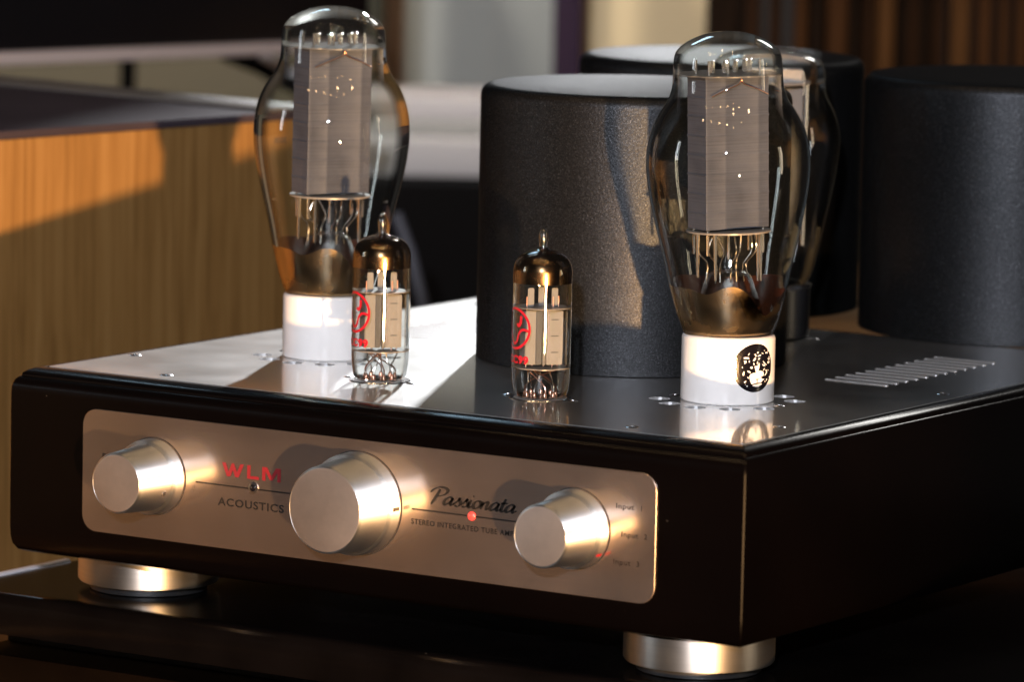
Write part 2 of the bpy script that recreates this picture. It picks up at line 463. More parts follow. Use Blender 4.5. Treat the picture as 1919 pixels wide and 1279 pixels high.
# top plate with real vent holes and slots
TUBES = {'L': (-0.2612, 0.1030), 'R': (-0.0663, 0.1004)}
NOV = {'L': (-0.2024, 0.0560), 'R': (-0.1252, 0.0552)}
cu = bpy.data.curves.new("top_plate", 'CURVE'); cu.dimensions = '2D'; cu.fill_mode = 'BOTH'; cu.extrude = 0.0009
def spl(pts):
    s = cu.splines.new('POLY'); s.points.add(len(pts) - 1)
    for k, p in enumerate(pts): s.points[k].co = (p[0], p[1], 0, 1)
    s.use_cyclic_u = True
def rrect(x0, x1, y0, y1, r, n=5):
    out = []
    for cx, cy, a0 in ((x1 - r, y1 - r, 0), (x0 + r, y1 - r, 90), (x0 + r, y0 + r, 180), (x1 - r, y0 + r, 270)):
        for k in range(n + 1):
            a = rad(a0 + 90 * k / n); out.append((cx + r * cos(a), cy + r * sin(a)))
    return out
spl(rrect(-W0 + 0.0002, -0.0002, 0.0002, D0 - 0.0002, 0.0012))
for (tx, ty) in TUBES.values():
    for k in range(12):
        if k in (0, 6): continue
        a = rad(3 + 30 * k)
        spl([(tx + 0.0268 * cos(a) + 0.0043 * cos(2 * pi * j / 20), ty + 0.0268 * sin(a) + 0.0043 * sin(2 * pi * j / 20)) for j in range(20)])
for x0 in (-0.0668, -0.2899):
    for k in range(12):
        y = 0.1805 + k * 0.00848
        spl(rrect(x0, x0 + 0.0289, y - 0.0008, y + 0.0008, 0.00078, 3))
tmp = bpy.data.objects.new("tmp", cu); COL.objects.link(tmp)
dg = bpy.context.evaluated_depsgraph_get(); dg.update()
me = bpy.data.meshes.new_from_object(tmp.evaluated_get(dg)); bpy.data.objects.remove(tmp)
me.transform(Matrix.Translation((0, 0, -0.0009)))
me.materials.clear(); me.materials.append(M_plate); me.materials.append(M_hole)
for p in me.polygons:
    p.use_smooth = False
    if abs(p.normal.z) < 0.5: p.material_index = 1
plate = bpy.data.objects.new("top_plate", me); COL.objects.link(plate); P(plate)
# bright slot liners so every slot is a piece of its own
slot_me = None
for x0 in (-0.0668, -0.2899):
    for k in range(12):
        y = 0.1805 + k * 0.00848
        if slot_me is None:
            b = MB()
            o2 = rrect(0, 0.0289, -0.0008, 0.0008, 0.00078, 4); o1 = rrect(-0.00035, 0.02925, -0.00115, 0.00115, 0.0011, 4)
            n = len(o1)
            b.add([(p[0], p[1], 0.00005) for p in o1] + [(p[0], p[1], 0.00030) for p in o1] + [(p[0], p[1], 0.00030) for p in o2] + [(p[0], p[1], -0.004) for p in o2],
                  [[r * n + k2, r * n + (k2 + 1) % n, (r + 1) * n + (k2 + 1) % n, (r + 1) * n + k2] for r in range(3) for k2 in range(n)])
            slot_me = mesh("vent_slot", b.v, b.f); slot_me.materials.append(M_hole)
        o = bpy.data.objects.new("vent_slot", slot_me); COL.objects.link(o)
        o.parent = plate; o.location = (x0, y, 0)

def screw(x, y, r=0.0028):
    b = MB(); b.lathe([(0.0, -0.0002), (r * 0.38, -0.0002), (r * 0.45, 0.0004), (r * 0.8, 0.0003), (r, 0.00005)], (x, y, 0), 16)
    o = b.build("screw", M_screw, None, True, 50); o.parent = plate
for x, y in [(-0.0124, 0.0481), (-0.0552, 0.0104), (-0.0091, 0.174), (-0.3227, 0.0519), (-0.2757, 0.0108), (-0.1376, 0.2943),
             (-0.0888, 0.0978), (-0.0420, 0.0995), (-0.2840, 0.1050), (-0.2370, 0.1030), (-0.318, 0.174), (-0.0124, 0.30), (-0.3150, 0.30)]:
    screw(x, y, 0.0024 if y > 0.09 and y < 0.11 else 0.0028)
for nx, ny in NOV.values():
    b = MB(); b.lathe([(0.0105, 0.00005), (0.0107, 0.0004), (0.0122, 0.0004), (0.0125, 0.00005)], (nx, ny, 0), 40)
    o = b.build("socket_ring", M_screw, None, True, 40); o.parent = plate
    o = MB().lathe([(0, 0.00022), (0.0106, 0.00022)], (nx, ny, 0), 32).build("socket_face", M_sockface, None, False); o.parent = plate
    for sx in (-0.0153, 0.0153): screw(nx + sx, ny, 0.0022)

# transformer cans
def can(x, y, h, R=0.065):
    e = 0.005
    pr = [(R, 0.0003), (R, h - e)] + [(R - e + e * cos(a), h - e + e * sin(a)) for a in [rad(d) for d in (15, 30, 45, 60, 75, 90)]] + [(R * 0.5, h), (0.0001, h)]
    b = MB(); b.lathe([(R - 0.001, 0.00005)] + pr, (x, y, 0), 160)
    return P(b.build("transformer_cover", M_can, None, True, 60))
can(-0.1639, 0.1860, 0.1146); can(-0.0905, 0.3835, 0.1130); can(-0.2373, 0.3800, 0.1140)
amp_cans = True

# feet
for fx, fy in ((-0.0295, 0.0215), (-0.2975, 0.0300)):
    b = MB(); b.lathe([(0.0262, -0.0888), (0.0282, -0.0884), (0.0290, -0.0874), (0.0290, -0.0762)], (fx, fy, 0), 72, cap0=True)
    ft = P(b.build("foot", M_foot, None, True, 40))
    b = MB(); b.lathe([(0.0225, -0.0920), (0.0240, -0.0916), (0.0240, -0.0887)], (fx, fy, 0), 48, cap0=True)
    o = b.build("rubber_pad", M_rubber, None); o.parent = ft

# faceplate
FY = -0.0138
out2 = rrect(-0.2987, -0.0288, -0.0626, -0.0128, 0.0068, 8)
n = len(out2)
b = MB()
b.add([(x, -0.0130, z) for x, z in out2] + [(x, FY + 0.00015, z) for x, z in out2] +
      [(x + (0.00015 if x < -0.16 else -0.00015), FY, z + (0.00015 if z < -0.037 else -0.00015)) for x, z in out2],
      [[k, k + n, (k + 1) % n + n, (k + 1) % n] for k in range(n)] + [[k + n, k + 2 * n, (k + 1) % n + 2 * n, (k + 1) % n + n] for k in range(n)] + [[2 * n + k for k in range(n)]])
me = mesh("faceplate", b.v, b.f); bm = bmesh.new(); bm.from_mesh(me); bmesh.ops.recalc_face_normals(bm, faces=bm.faces[:]); bm.to_mesh(me); bm.free()
face = link("faceplate", me, M_face, None, True, 30); P(face)
LY = FY - 0.00012
def fchild(o): o.parent = face; return o
def ftext(s, x0, x1, z0, z1, mat, bold=0.0, name="lettering", sp=1.0):
    v, f = text2d(s, bold, sp); v = fit(v, x0, x1, z0, z1); return fchild(on_face(name, mmv(v), f, LY, mat, None))
# WLM in broad capitals drawn as strokes
def poly_letters(polys, x0, x1, z0, z1, mat, name="lettering"):
    v = []; f = []
    for p in polys:
        f.append(list(range(len(v), len(v) + len(p)))); v += p
    v = fit(v, x0, x1, z0, z1)
    return fchild(on_face(name, mmv(v), f, LY, mat, None))
poly_letters([[(0, 10), (2.6, 10), (4.9, 3.6), (7.2, 10), (8.7, 10), (11.0, 3.6), (13.4, 10), (16, 10), (12.2, 0), (9.7, 0), (7.95, 5.2), (6.1, 0), (3.6, 0)],
              [(18.4, 0), (18.4, 10), (20.8, 10), (20.8, 2.2), (27.0, 2.2), (27.0, 0)],
              [(29.4, 0), (29.4, 10), (32.8, 10), (36.05, 3.8), (39.3, 10), (42.7, 10), (42.7, 0), (40.4, 0), (40.4, 7.0), (37.1, 0.8), (35.0, 0.8), (31.7, 7.0), (31.7, 0)]],
             -229.4, -201.0, -33.4, -28.0, M_red)
ftext("ACOUSTICS", -231.2, -199.3, -45.4, -42.2, M_black, 0.016, sp=1.15)
ftext("STEREO INTEGRATED TUBE AMPLIFIER", -139.0, -83.5, -43.1, -41.0, M_black, 0.012, sp=1.1)
ftext("Input  1", -46.4, -35.0, -28.0, -25.3, M_black, 0.01, sp=1.1)
ftext("Input  2", -43.8, -32.3, -38.6, -35.9, M_black, 0.01, sp=1.1)
ftext("Input  3", -47.0, -35.6, -49.3, -46.6, M_black, 0.01, sp=1.1)
ftext("POWER", -288.6, -274.0, -32.8, -30.3, M_black, 0.01, sp=1.1)
for x0, x1 in ((-242.2, -186.0), (-138.9, -83.4)):
    fchild(on_face("ruled_line", mmv([(x0, -37.55), (x1, -37.55), (x1, -36.95), (x0, -36.95)]), [[0, 1, 2, 3]], LY, M_black, None))
# Passionata brush script
GL = {
 'P': ([[(-.45, 1.35), (-.25, 1.75), (.25, 2.08), (.9, 2.05), (1.25, 1.75), (1.1, 1.3), (.65, 1.02), (.32, .98)], [(.42, 1.85), (.30, 1.1), (.16, .4), (.02, -.12)]], 1.25),
 'a': ([[(.74, .86), (.45, 1.0), (.12, .72), (.02, .3), (.2, .02), (.48, .18), (.72, .6), (.8, .95)], [(.8, .95), (.72, .4), (.8, .06), (1.0, .12), (1.15, .32)]], 1.08),
 's': ([[(-.05, .2), (.25, .6), (.45, 1.08)], [(.45, 1.08), (.45, .78), (.62, .5), (.62, .15), (.38, -.02), (.12, .1)]], .78),
 'i': ([[(.05, .98), (.0, .3), (.12, .02), (.36, .22)], [(.12, 1.42), (.20, 1.52)]], .42),
 'o': ([[(.52, .98), (.16, .84), (.02, .4), (.22, .0), (.56, .12), (.74, .55), (.58, .95), (.42, .9)]], .86),
 'n': ([[(.04, .96), (.02, .4), (.0, .0)], [(.02, .4), (.3, .88), (.55, .92), (.56, .4), (.62, .04), (.85, .18)]], .92),
 't': ([[(.22, 1.6), (.12, .8), (.12, .2), (.3, .0), (.55, .22)], [(-.15, .98), (.2, 1.04), (.55, 1.12)]], .56)}
def brush(t, q):
    a = math.atan2(t.y, t.x); w = 0.15 + 0.24 * abs(sin(a - rad(28)))
    return w * (0.55 + 0.45 * sin(pi * min(1, max(0, q * 1.0 + 0.0)) ** 0.8) ** 0.5)
vv = []; ff = []; x = 0
for ch in "Passionata":
    st, adv = GL[ch]
    for s in st:
        pts = [Vector((p[0] + x + 0.30 * p[1], p[1])) for p in s]
        v, f = ribbon(smoothline(pts, 7), brush); n0 = len(vv); vv += v; ff += [[i + n0 for i in q] for q in f]
    x += adv
vv = fit(vv, -130.4, -90.6, -34.6, -27.0)
fchild(on_face("lettering", mmv(vv), ff, LY, M_black, None))
# status lamp and sensor eye
M_led, nt, p, out = newmat("red_status_lamp")
p.inputs['Base Color'].default_value = (0.8, 0.05, 0.04, 1); p.inputs['Emission Color'].default_value = (1, 0.16, 0.13, 1); p.inputs['Emission Strength'].default_value = 0.30
p.inputs['Roughness'].default_value = 0.25
b = MB(); b.lathe([(0.0018, 0), (0.0017, -0.0004), (0.0011, -0.0009), (0.0001, -0.0011)], (-0.1112, FY, -0.0372), 20, axis='Y')
fchild(b.build("status_lamp", M_led, None))
b = MB(); b.lathe([(0.0024, 0), (0.0024, -0.0004), (0.0014, -0.0005), (0.0013, 0.0)], (-0.2141, FY, -0.0368), 24, axis='Y')
fchild(b.build("sensor_ring", M_screw, None))
b = MB(); b.lathe([(0.0013, -0.0002), (0.0008, -0.0006), (0.0001, -0.0007)], (-0.2141, FY, -0.0368), 20, axis='Y')
fchild(b.build("sensor_eye", M_emb_k, None))

def knob(x, z, Rs, sk, R1, R2, yf, mark=None, setscrew=False):
    c = 0.0009
    y = FY - 0.00025
    pr = [(Rs - 0.0004, y), (Rs, y - 0.0004), (Rs - 0.0002, y - sk + 0.0004), (Rs - 0.0006, y - sk), (R1 - 0.0005, y - sk - 0.00005), (R1 - 0.0006, y - sk - 0.0004),
          (R1, y - sk - 0.0006), (R2, yf + c * 1.1), (R2 - 0.0003, yf + c * 0.45), (R2 - c, yf), (R2 - c - 0.0002, yf - 0.00002), (0.0001, yf)]
    b = MB(); b.lathe(pr, (x, 0, z), 128, axis='Y')
    k = P(b.build("knob", M_knob, None, True, 30))
    k.data.materials.append(M_cap)
    for p_ in k.data.polygons:
        if p_.center.y < yf + 0.00004 and abs(p_.normal.y) > 0.9: p_.material_index = 1
    b = MB(); b.lathe([(Rs + 0.0005, FY - 0.0001), (Rs + 0.0001, FY - 0.00012)], (x, 0, z), 96, axis='Y')
    o = b.build("shadow_gap", M_inner, None); o.parent = k
    if mark:
        a, mat = mark
        pts = []
        for da in (-0.035, 0.035):
            for yy in (y - 0.0012, y - sk + 0.0007):
                pts.append((x + (Rs + 0.00015) * cos(a + da), yy, z + (Rs + 0.00015) * sin(a + da)))
        o = link("pointer_mark", mesh("pointer_mark", pts, [[0, 1, 3, 2]]), mat, k, False)
    if setscrew:
        a = rad(-22); r = R1 - 0.0002
        cx, cy, cz = x + r * cos(a), y - sk - 0.0042, z + r * sin(a)
        b = MB(); d = Vector((cos(a), 0, sin(a)))
        b.tube([Vector((cx, cy, cz)) - d * 0.001, Vector((cx, cy, cz)) + d * 0.00012], 0.0013, 14)
        o = b.build("set_screw", M_screw, None); o.parent = k
        b = MB(); b.tube([Vector((cx, cy, cz)), Vector((cx, cy, cz)) + d * 0.0002], 0.0008, 12)
        o = b.build("set_screw_socket", M_inner, None); o.parent = k
    return k
knob(-0.1639, -0.0376, 0.0201, 0.0062, 0.0185, 0.0172, -0.0368, (rad(0), M_black))
knob(-0.2627, -0.0370, 0.0152, 0.0054, 0.0133, 0.0122, -0.0390, None, True)
knob(-0.0643, -0.0370, 0.0152, 0.0054, 0.0133, 0.0122, -0.0385, (rad(-34), M_redglass))

# ================================================================== TUBES
BULB = [(0.0176, 26.6), (0.0186, 28.7), (0.0196, 31.4), (0.0205, 34.2), (0.0219, 39.5), (0.0233, 45), (0.0244, 50), (0.0254, 55.1), (0.0277, 64.8), (0.0296, 73), (0.0311, 80.6),
        (0.0320, 87), (0.0324, 92.5), (0.0322, 98.5), (0.0316, 102.5), (0.0304, 107), (0.0286, 111.4), (0.0262, 115.4), (0.0241, 118.6), (0.0228, 121.6), (0.0220, 124.6),
        (0.0217, 128), (0.0215, 133), (0.0211, 136.3), (0.0204, 138.2), (0.0190, 139.9), (0.0166, 141.8), (0.0132, 143.6), (0.0092, 145.1), (0.0048, 146.0), (0.0002, 146.3)]
def sm_prof(p, n=4):
    return [(q.x, q.y * 0.001) for q in smoothline([Vector((a, b)) for a, b in p], n)]
def offset_prof(p, t):
    out = []
    for i, (r, z) in enumerate(p):
        a, b = p[max(i - 1, 0)], p[min(i + 1, len(p) - 1)]
        tx, tz = b[0] - a[0], b[1] - a[1]; L = math.hypot(tx, tz) or 1
        nx, nz = tz / L, -tx / L
        out.append((max(0.0001, r - nx * t), z - nz * t))
    return out
def prof_r(p, z):
    for (r0, z0), (r1, z1) in zip(p, p[1:]):
        if z0 <= z <= z1: return r0 + (r1 - r0) * (z - z0) / max(1e-9, z1 - z0)
    return p[-1][0]

EMB_W = [
 [(455,600),(520,590),(560,530),(575,560),(565,640),(545,720),(575,700),(640,720),(670,760),(665,820),(600,850),(640,890),(690,900),(650,920),(610,970),(540,975),(525,960),(430,990),(400,985),(375,920),(350,820),(370,770),(450,740),(480,750),(490,720),(470,650)],
 [(420,1010),(520,995),(620,985),(630,1000),(570,1050),(500,1055),(430,1030)],
 [(470,400),(490,440),(450,490),(415,480),(440,440)], [(440,510),(465,560),(440,580),(430,540)], [(520,490),(540,520),(520,560),(505,545)],
 [(440,330),(480,330),(500,380),(480,400),(460,350)], [(510,290),(545,290),(530,325),(505,320)], [(520,370),(600,350),(590,380),(530,395)], [(540,430),(580,420),(560,460),(530,460)],
 [(365,610),(410,600),(425,640),(395,655),(365,635)], [(300,690),(340,690),(380,720),(370,745),(320,725)], [(215,400),(260,390),(330,400),(345,440),(290,430),(225,430)],
 [(220,470),(280,465),(285,510),(240,550),(235,500)], [(330,470),(355,465),(350,520),(330,500)], [(185,600),(205,600),(210,635),(190,630)], [(230,700),(245,710),(240,790),(210,800),(200,750)],
 [(235,930),(290,905),(280,945),(245,960)], [(300,1010),(325,1025),(310,1050),(290,1030)], [(255,985),(280,985),(275,1000)], [(305,820),(345,840),(340,870),(315,850)], [(310,340),(345,300),(352,308),(320,362)],
 [(655,265),(680,265),(670,290)], [(690,310),(740,310),(735,345),(690,335)], [(740,270),(775,270),(770,310),(745,305)], [(610,310),(655,335),(640,345),(610,330)],
 [(645,490),(690,550),(730,590),(720,600),(680,570),(645,520)], [(620,560),(680,580),(700,620),(650,610)], [(650,690),(690,650),(680,690),(660,720)],
 [(700,690),(730,700),(740,760),(710,820),(680,820),(720,760)], [(800,410),(815,420),(805,450)], [(770,400),(790,440),(770,470)], [(740,450),(800,470),(770,500)], [(740,520),(790,520),(780,560),(750,570)],
 [(750,700),(775,710),(760,730)], [(790,850),(815,860),(800,900),(785,880)], [(725,895),(745,900),(740,950),(725,930)], [(685,940),(715,945),(700,970)]]
EMB_K = [[(478,882),(565,878),(532,905),(530,962),(516,962),(514,906)], [(425,985),(520,968),(600,962),(520,985)], [(388,905),(402,900),(396,930)]]

def power_tube(label, pos, tilt, az_anode, emblem=None, printed=False):
    t = thing("power_tube", label, "vacuum tube", (pos[0], pos[1], 0.0), "pear shaped glass power tubes with white ceramic bases")
    Rb, hb = 0.01855, 0.0268
    b = MB()
    b.lathe([(Rb - 0.0006, 0.0001), (Rb, 0.0007), (Rb, hb - 0.0014), (Rb - 0.0004, hb - 0.0005), (Rb - 0.0014, hb), (0.0165, hb), (0.0160, hb - 0.0008), (0.0160, hb - 0.006), (0.0001, hb - 0.006)], seg=96)
    base = b.build("base", M_ceramic, t, True, 40)
    if emblem is not None:
        az0, zc, R = emblem
        def mp(q):     # pixel of the enlarged photograph -> arc, height
            dx = 7 + q[0] / 11.62 + 0.0
            u = (math.asin(max(-0.999, min(0.999, dx / 88.0))) - rad(33.5)) * R
            return (u, zc + (640 - q[1]) / 11.62 / 4.75 * 0.001)
        ring = [(0.0096 * cos(2 * pi * k / 48), zc + 0.0096 * sin(2 * pi * k / 48)) for k in range(48)]
        e = on_cyl("emblem", ring, [list(range(48))], R, az0, M_emb_k, t, 0.00012)
        for nm, polys, mt, lf in (("emblem_face", EMB_W, M_emb_w, 0.00020), ("emblem_linework", EMB_K, M_emb_k, 0.00028)):
            vv = []; ff = []
            for p in polys:
                p2 = [mp(q) for q in p]; ff.append(list(range(len(vv), len(vv) + len(p2)))); vv += p2
            o = on_cyl(nm, vv, ff, R, az0, mt, None, lf); o.parent = e
    # everything above the base leans with the bulb
    L = Matrix.Translation((0, 0, 0.0268)) @ Matrix.Rotation(tilt[1], 4, Vector((RIGHT.x, RIGHT.y, 0)).normalized()) @ Matrix.Rotation(tilt[0], 4, Vector((_d.x, _d.y, 0)).normalized()) @ Matrix.Translation((0, 0, -0.0268))
    def T(o): o.matrix_local = L; return o
    po = sm_prof(BULB); pi_ = offset_prof(po, 0.0010)
    bulb = T(MB().lathe(po, seg=96).build("glass_bulb", M_glass, t, True, None))
    inn = MB().lathe(pi_, seg=96).build("glass_inner_wall", M_glass_in, bulb, True, None)
    # getter film in the lower bulb, with scalloped upper rim
    seg = 120; v = []; f = []
    pg = offset_prof(po, 0.0012)
    def ztop(a):
        r = (math.degrees(a) - math.degrees(YAW) + 180) % 360 - 180
        return 0.0475 - 0.0115 * math.exp(-((r - 44) / 24) ** 2) - 0.0035 * math.exp(-((r + 24) / 17) ** 2) + 0.001 * sin(3 * a)
    rows = 14
    for i in range(rows + 1):
        for k in range(seg):
            a = 2 * pi * k / seg; z = 0.0272 + (ztop(a) - 0.0272) * i / rows; r = prof_r(pg, z)
            v.append((r * sin(a), -r * cos(a), z))
    for i in range(rows):
        for k in range(seg):
            x, y = i * seg + k, i * seg + (k + 1) % seg; f.append([x, y, y + seg, x + seg])
    g = MB().add(v, f).build("getter_film", M_getter, t, True, None); T(g)
    # anode box
    ca, sa = cos(az_anode), sin(az_anode)
    def loc(u, w, z):     # u across the front, w forward
        return (u * ca + w * sa, u * sa - w * ca, z)
    hw, hd = 0.0145, 0.0068
    outl = [(-hw, -hd), (-hw, hd), (-hw + 0.0006, hd + 0.0001), (-hw + 0.0014, hd), (-0.0060, hd), (-0.0054, hd + 0.00012), (-0.0048, hd), (0.0092, hd), (0.0098, hd + 0.00012), (0.0104, hd), (hw, hd), (hw, -hd)]
    zs = []; z = 0.0688
    while z < 0.1242:
        zs += [(z, 0.0), (z + 0.0058, 0.0), (z + 0.0064, 0.0004), (z + 0.0070, 0.0)]; z += 0.0076
    v = []; f = []; n = len(outl)
    for z, e in zs:
        for (u, w) in outl:
            s = 1 + e * 0.6 / 0.012; v.append(loc(u * s, w * s, z))
    for i in range(len(zs) - 1):
        for k in range(n):
            x, y = i * n + k, i * n + (k + 1) % n; f.append([x, y, y + n, x + n])
    f.append(list(range(n))); f.append([(len(zs) - 1) * n + k for k in range(n)])
    T(MB().add(v, f).build("anode", M_anode, t, True, 25))
    # mica spacers
    T(MB().lathe([(0.0001, 0.0672), (0.0168, 0.0672), (0.0168, 0.0679), (0.0001, 0.0679)], seg=64).build("mica_spacer", M_mica, t))
    b = MB(); v = []
    for zz in (0.1292, 0.1297):
        for k in range(72):
            a = 2 * pi * k / 72; r = 0.0204 if k % 6 < 4 else 0.0192
            v.append((r * cos(a), r * sin(a), zz))
    b.add(v, [[k, (k + 1) % 72, (k + 1) % 72 + 72, k + 72] for k in range(72)] + [list(range(72))[::-1], [72 + k for k in range(72)]])
    T(b.build("mica_spacer", M_mica_t, t))
    # support rods through both spacers
    rods = [(-0.0128, 0.0052), (0.0128, 0.0052), (-0.0128, -0.0052), (0.0128, -0.0052), (0.0, 0.0)]
    for (u, w) in rods:
        T(MB().tube([loc(u, w, 0.0560 + 0.002 * abs(u) / 0.01), loc(u, w, 0.066), loc(u, w, 0.100), loc(u * 0.92, w * 0.92, 0.1245), loc(u * 0.92, w * 0.92, 0.1352)], 0.00052, 8).build("support_rod", M_steel, t))
    for k, (u, w) in enumerate([(-0.0155, 0.002), (-0.0105, 0.007), (0.0105, 0.007), (0.015, -0.002)]):
        T(MB().tube([loc(u, w, 0.0672), loc(u, w, 0.0560), loc(u, w, 0.0500 - 0.0012 * k)], [0.0008, 0.00065, 0.0005], 8).build("lead_sleeve", M_steel, t))
    # filament springs above the upper spacer
    for k, (u, w) in enumerate([(-0.0085, 0.002), (-0.0035, 0.003), (0.0015, 0.003), (0.0065, 0.002), (0.0100, 0.000)]):
        pts = [loc(u + 0.0009 * cos(j * 0.9), w + 0.0009 * sin(j * 0.9), 0.1302 + 0.00011 * j) for j in range(44)]
        T(MB().tube(pts, 0.00022, 5).build("spring", M_steel, t))
    for s in (-1, 1):
        pts = smoothline([Vector(loc(s * 0.0130, 0.009, 0.1215)), Vector(loc(s * 0.0075, 0.0098, 0.1238)), Vector(loc(s * 0.001, 0.010, 0.1262)), Vector(loc(0, 0.0098, 0.1290))], 5)
        T(MB().tube(pts, 0.00022, 5).build("filament_wire", M_copper, t))
    # stem and leads
    T(MB().lathe([(0.0152, 0.0280), (0.0120, 0.0400), (0.0098, 0.0470), (0.0088, 0.0500), (0.0060, 0.0518), (0.0001, 0.0525)], seg=40).build("stem", M_glass, t, True, None))
    rnd = random.Random(3)
    for k in range(7):
        u0 = -0.010 + 0.0033 * k; u1 = -0.013 + 0.0044 * k; w = rnd.uniform(-.005, .006)
        pts = smoothline([Vector(loc(u0, w * 0.4, 0.0470)), Vector(loc(u0 * 0.9, w * 0.6, 0.0535 + rnd.uniform(0, .002))), Vector(loc((u0 + u1) / 2 + rnd.uniform(-.003, .003), w, 0.0590 + rnd.uniform(-.001, .001))), Vector(loc(u1, w, 0.0655))], 5)
        T(MB().tube(pts, 0.00036, 6).build("lead_wire", M_steel, t))
    if printed:
        v, f = text2d("300B", 0.0); v = fit(v, -0.0035, 0.0035, 0.0, 0.0024)
        zc = 0.0865
        az = YAW + rad(180 + 44)
        V, F = subdiv2d([(a, q + zc) for a, q in v], f, 0.002)
        pts = []
        for u, z in V:
            r = prof_r(po, z) + 0.0001; a = az + u / r; pts.append((r * sin(a), -r * cos(a), z))
        T(link("type_print", mesh("type_print", pts, F), M_print, t, False))
    return t

power_tube("large pear shaped glass tube on plain white base beside the wood cabinet", TUBES['L'], (rad(-0.35 * -1.0), 0.0), YAW + rad(30), None, True)
power_tube("large pear shaped glass tube whose white base bears a round leopard face emblem", TUBES['R'], (rad(-1.7), 0.0), YAW + rad(30), (YAW + rad(33.0), 0.0150, 0.01855))

def small_tube(label, pos, k_var, az_view):
    t = thing("small_tube", label, "vacuum tube", (pos[0], pos[1], 0.0), "small straight glass driver tubes with red print")
    prof = [(0.0080, 0.7), (0.0096, 1.0), (0.0106, 2.0), (0.0112, 5), (0.0116, 9), (0.0117, 15), (0.0117, 30), (0.0117, 46), (0.0117, 50.0), (0.01155, 51.8), (0.0109, 54.0), (0.0096, 56.0), (0.0074, 57.6), (0.0050, 58.5), (0.0031, 59.0),
            (0.0018, 59.8), (0.00165, 61), (0.0019, 62.6), (0.0019, 64.5), (0.0015, 66.2), (0.0009, 67.2), (0.0001, 67.5)]
    po = sm_prof(prof, 4)
    bulb = MB().lathe([(0.0001, 0.0006), (0.0050, 0.0006)] + po, seg=72).build("glass_bulb", M_glass, t, True, None)
    MB().lathe(offset_prof(po, 0.0008)[:-16], seg=72).build("glass_inner_wall", M_glass_in, bulb, True, None)
    # getter cap
    pg = [q for q in offset_prof(po, 0.0009) if 0.0468 <= q[1] <= 0.0595]
    pg = [(prof_r(offset_prof(po, 0.0009), 0.0460), 0.0460)] + pg
    MB().lathe(pg, seg=72).build("getter_film", M_getter_s, t, True, None)
    az = az_view + rad(18); ca, sa = cos(az), sin(az)
    def loc(u, w, z): return (u * ca + w * sa, u * sa - w * ca, z)
    def lbox(name, u0, u1, w0, w1, z0, z1, mat):
        v = [loc(u, w, z) for z in (z0, z1) for w in (w0, w1) for u in (u0, u1)]
        o = MB().add(v, [[0, 2, 3, 1], [4, 5, 7, 6], [0, 1, 5, 4], [2, 6, 7, 3], [0, 4, 6, 2], [1, 3, 7, 5]])
        me = mesh(name, o.v, o.f); bm = bmesh.new(); bm.from_mesh(me); bmesh.ops.recalc_face_normals(bm, faces=bm.faces[:])
        bmesh.ops.bevel(bm, geom=bm.edges[:], offset=0.0003, segments=2, affect='EDGES'); bm.to_mesh(me); bm.free()
        return link(name, me, mat, t, True, 40)
    a1 = lbox("anode", 0.0006, 0.0074, -0.0030, 0.0046, 0.0137, 0.0352, M_anode_s)
    a2 = lbox("anode", -0.0076, -0.0012, -0.0046, 0.0030, 0.0137, 0.0352, M_anode_s)
    lbox("shield_strip", -0.0034, -0.0010, 0.0031, 0.0036, 0.0137, 0.0352, M_anode_d)
    lbox("shield_strip", -0.0010, 0.0006, 0.0036, 0.0042, 0.0134, 0.0355, M_anode_m)
    for zz in (0.0185, 0.0250, 0.0315):
        lbox("anode_rib", 0.0024, 0.0056, 0.0044, 0.00485, zz, zz + 0.0004, M_anode_d)
    lbox("anode_slot", 0.0001, 0.0006, 0.0041, 0.00435, 0.0240, 0.0262, M_inner)
    for zz in (0.0122, 0.0361):
        b = MB(); v = []
        for z in (zz, zz + 0.0004):
            for k in range(48):
                a = 2 * pi * k / 48; r = 0.0107 if k % 8 < 5 else 0.0100; v.append((r * cos(a), r * sin(a), z))
        b.add(v, [[k, (k + 1) % 48, (k + 1) % 48 + 48, k + 48] for k in range(48)] + [list(range(48))[::-1], [48 + k for k in range(48)]])
        b.build("mica_spacer", M_mica, t)
    for u, w in ((-0.0066, 0.001), (-0.0030, -0.002), (0.0010, 0.0), (0.0038, 0.0025), (0.0068, 0.0)):
        MB().tube([loc(u, w, 0.0120), loc(u, w, 0.0405)], 0.0003, 6).build("support_rod", M_copper, t)
    for u, w in ((-0.0052, 0.0015), (0.0000, -0.001), (0.0045, 0.0020)):
        lbox("cooling_fin", u - 0.0013, u + 0.0013, w - 0.0002, w + 0.0002, 0.0366, 0.0440, M_anode_s)
    lbox("getter_strut", -0.0003, 0.0003, -0.0030, -0.0025, 0.0366, 0.0500, M_anode_d)
    MB().lathe([(0.0010, 0.0590), (0.00135, 0.0605), (0.0015, 0.0630), (0.0015, 0.0648), (0.0011, 0.0662), (0.0003, 0.0670)], seg=20).build("seal_tip", M_tip, t)
    rnd = random.Random(11 + k_var)
    for k in range(9):
        a = rad(40 * k + 10); r = 0.0060
        px, py = r * sin(a), -r * cos(a)
        u = rnd.uniform(-.0065, .0065); w = rnd.uniform(-.004, .004); q = loc(u, w, 0.0120)
        pts = smoothline([Vector((px, py, 0.0008)), Vector((px, py, 0.0048)), Vector(((px * 0.6 + q[0] * .4) + rnd.uniform(-.0015, .0015), py * 0.6 + q[1] * .4, 0.0075 + rnd.uniform(0, .0015))), Vector(q)], 5)
        MB().tube(pts, 0.00032, 6).build("lead_wire", M_copper if k % 2 else M_steel, t)
        MB().lathe([(0.0009, 0.0008), (0.0008, 0.0022), (0.0004, 0.0031), (0.0001, 0.0033)], (px, py, 0), 10).build("glass_bead", M_copper, t)
    # red print wrapped round the glass
    R = 0.01176; azc = az_view - rad(62)
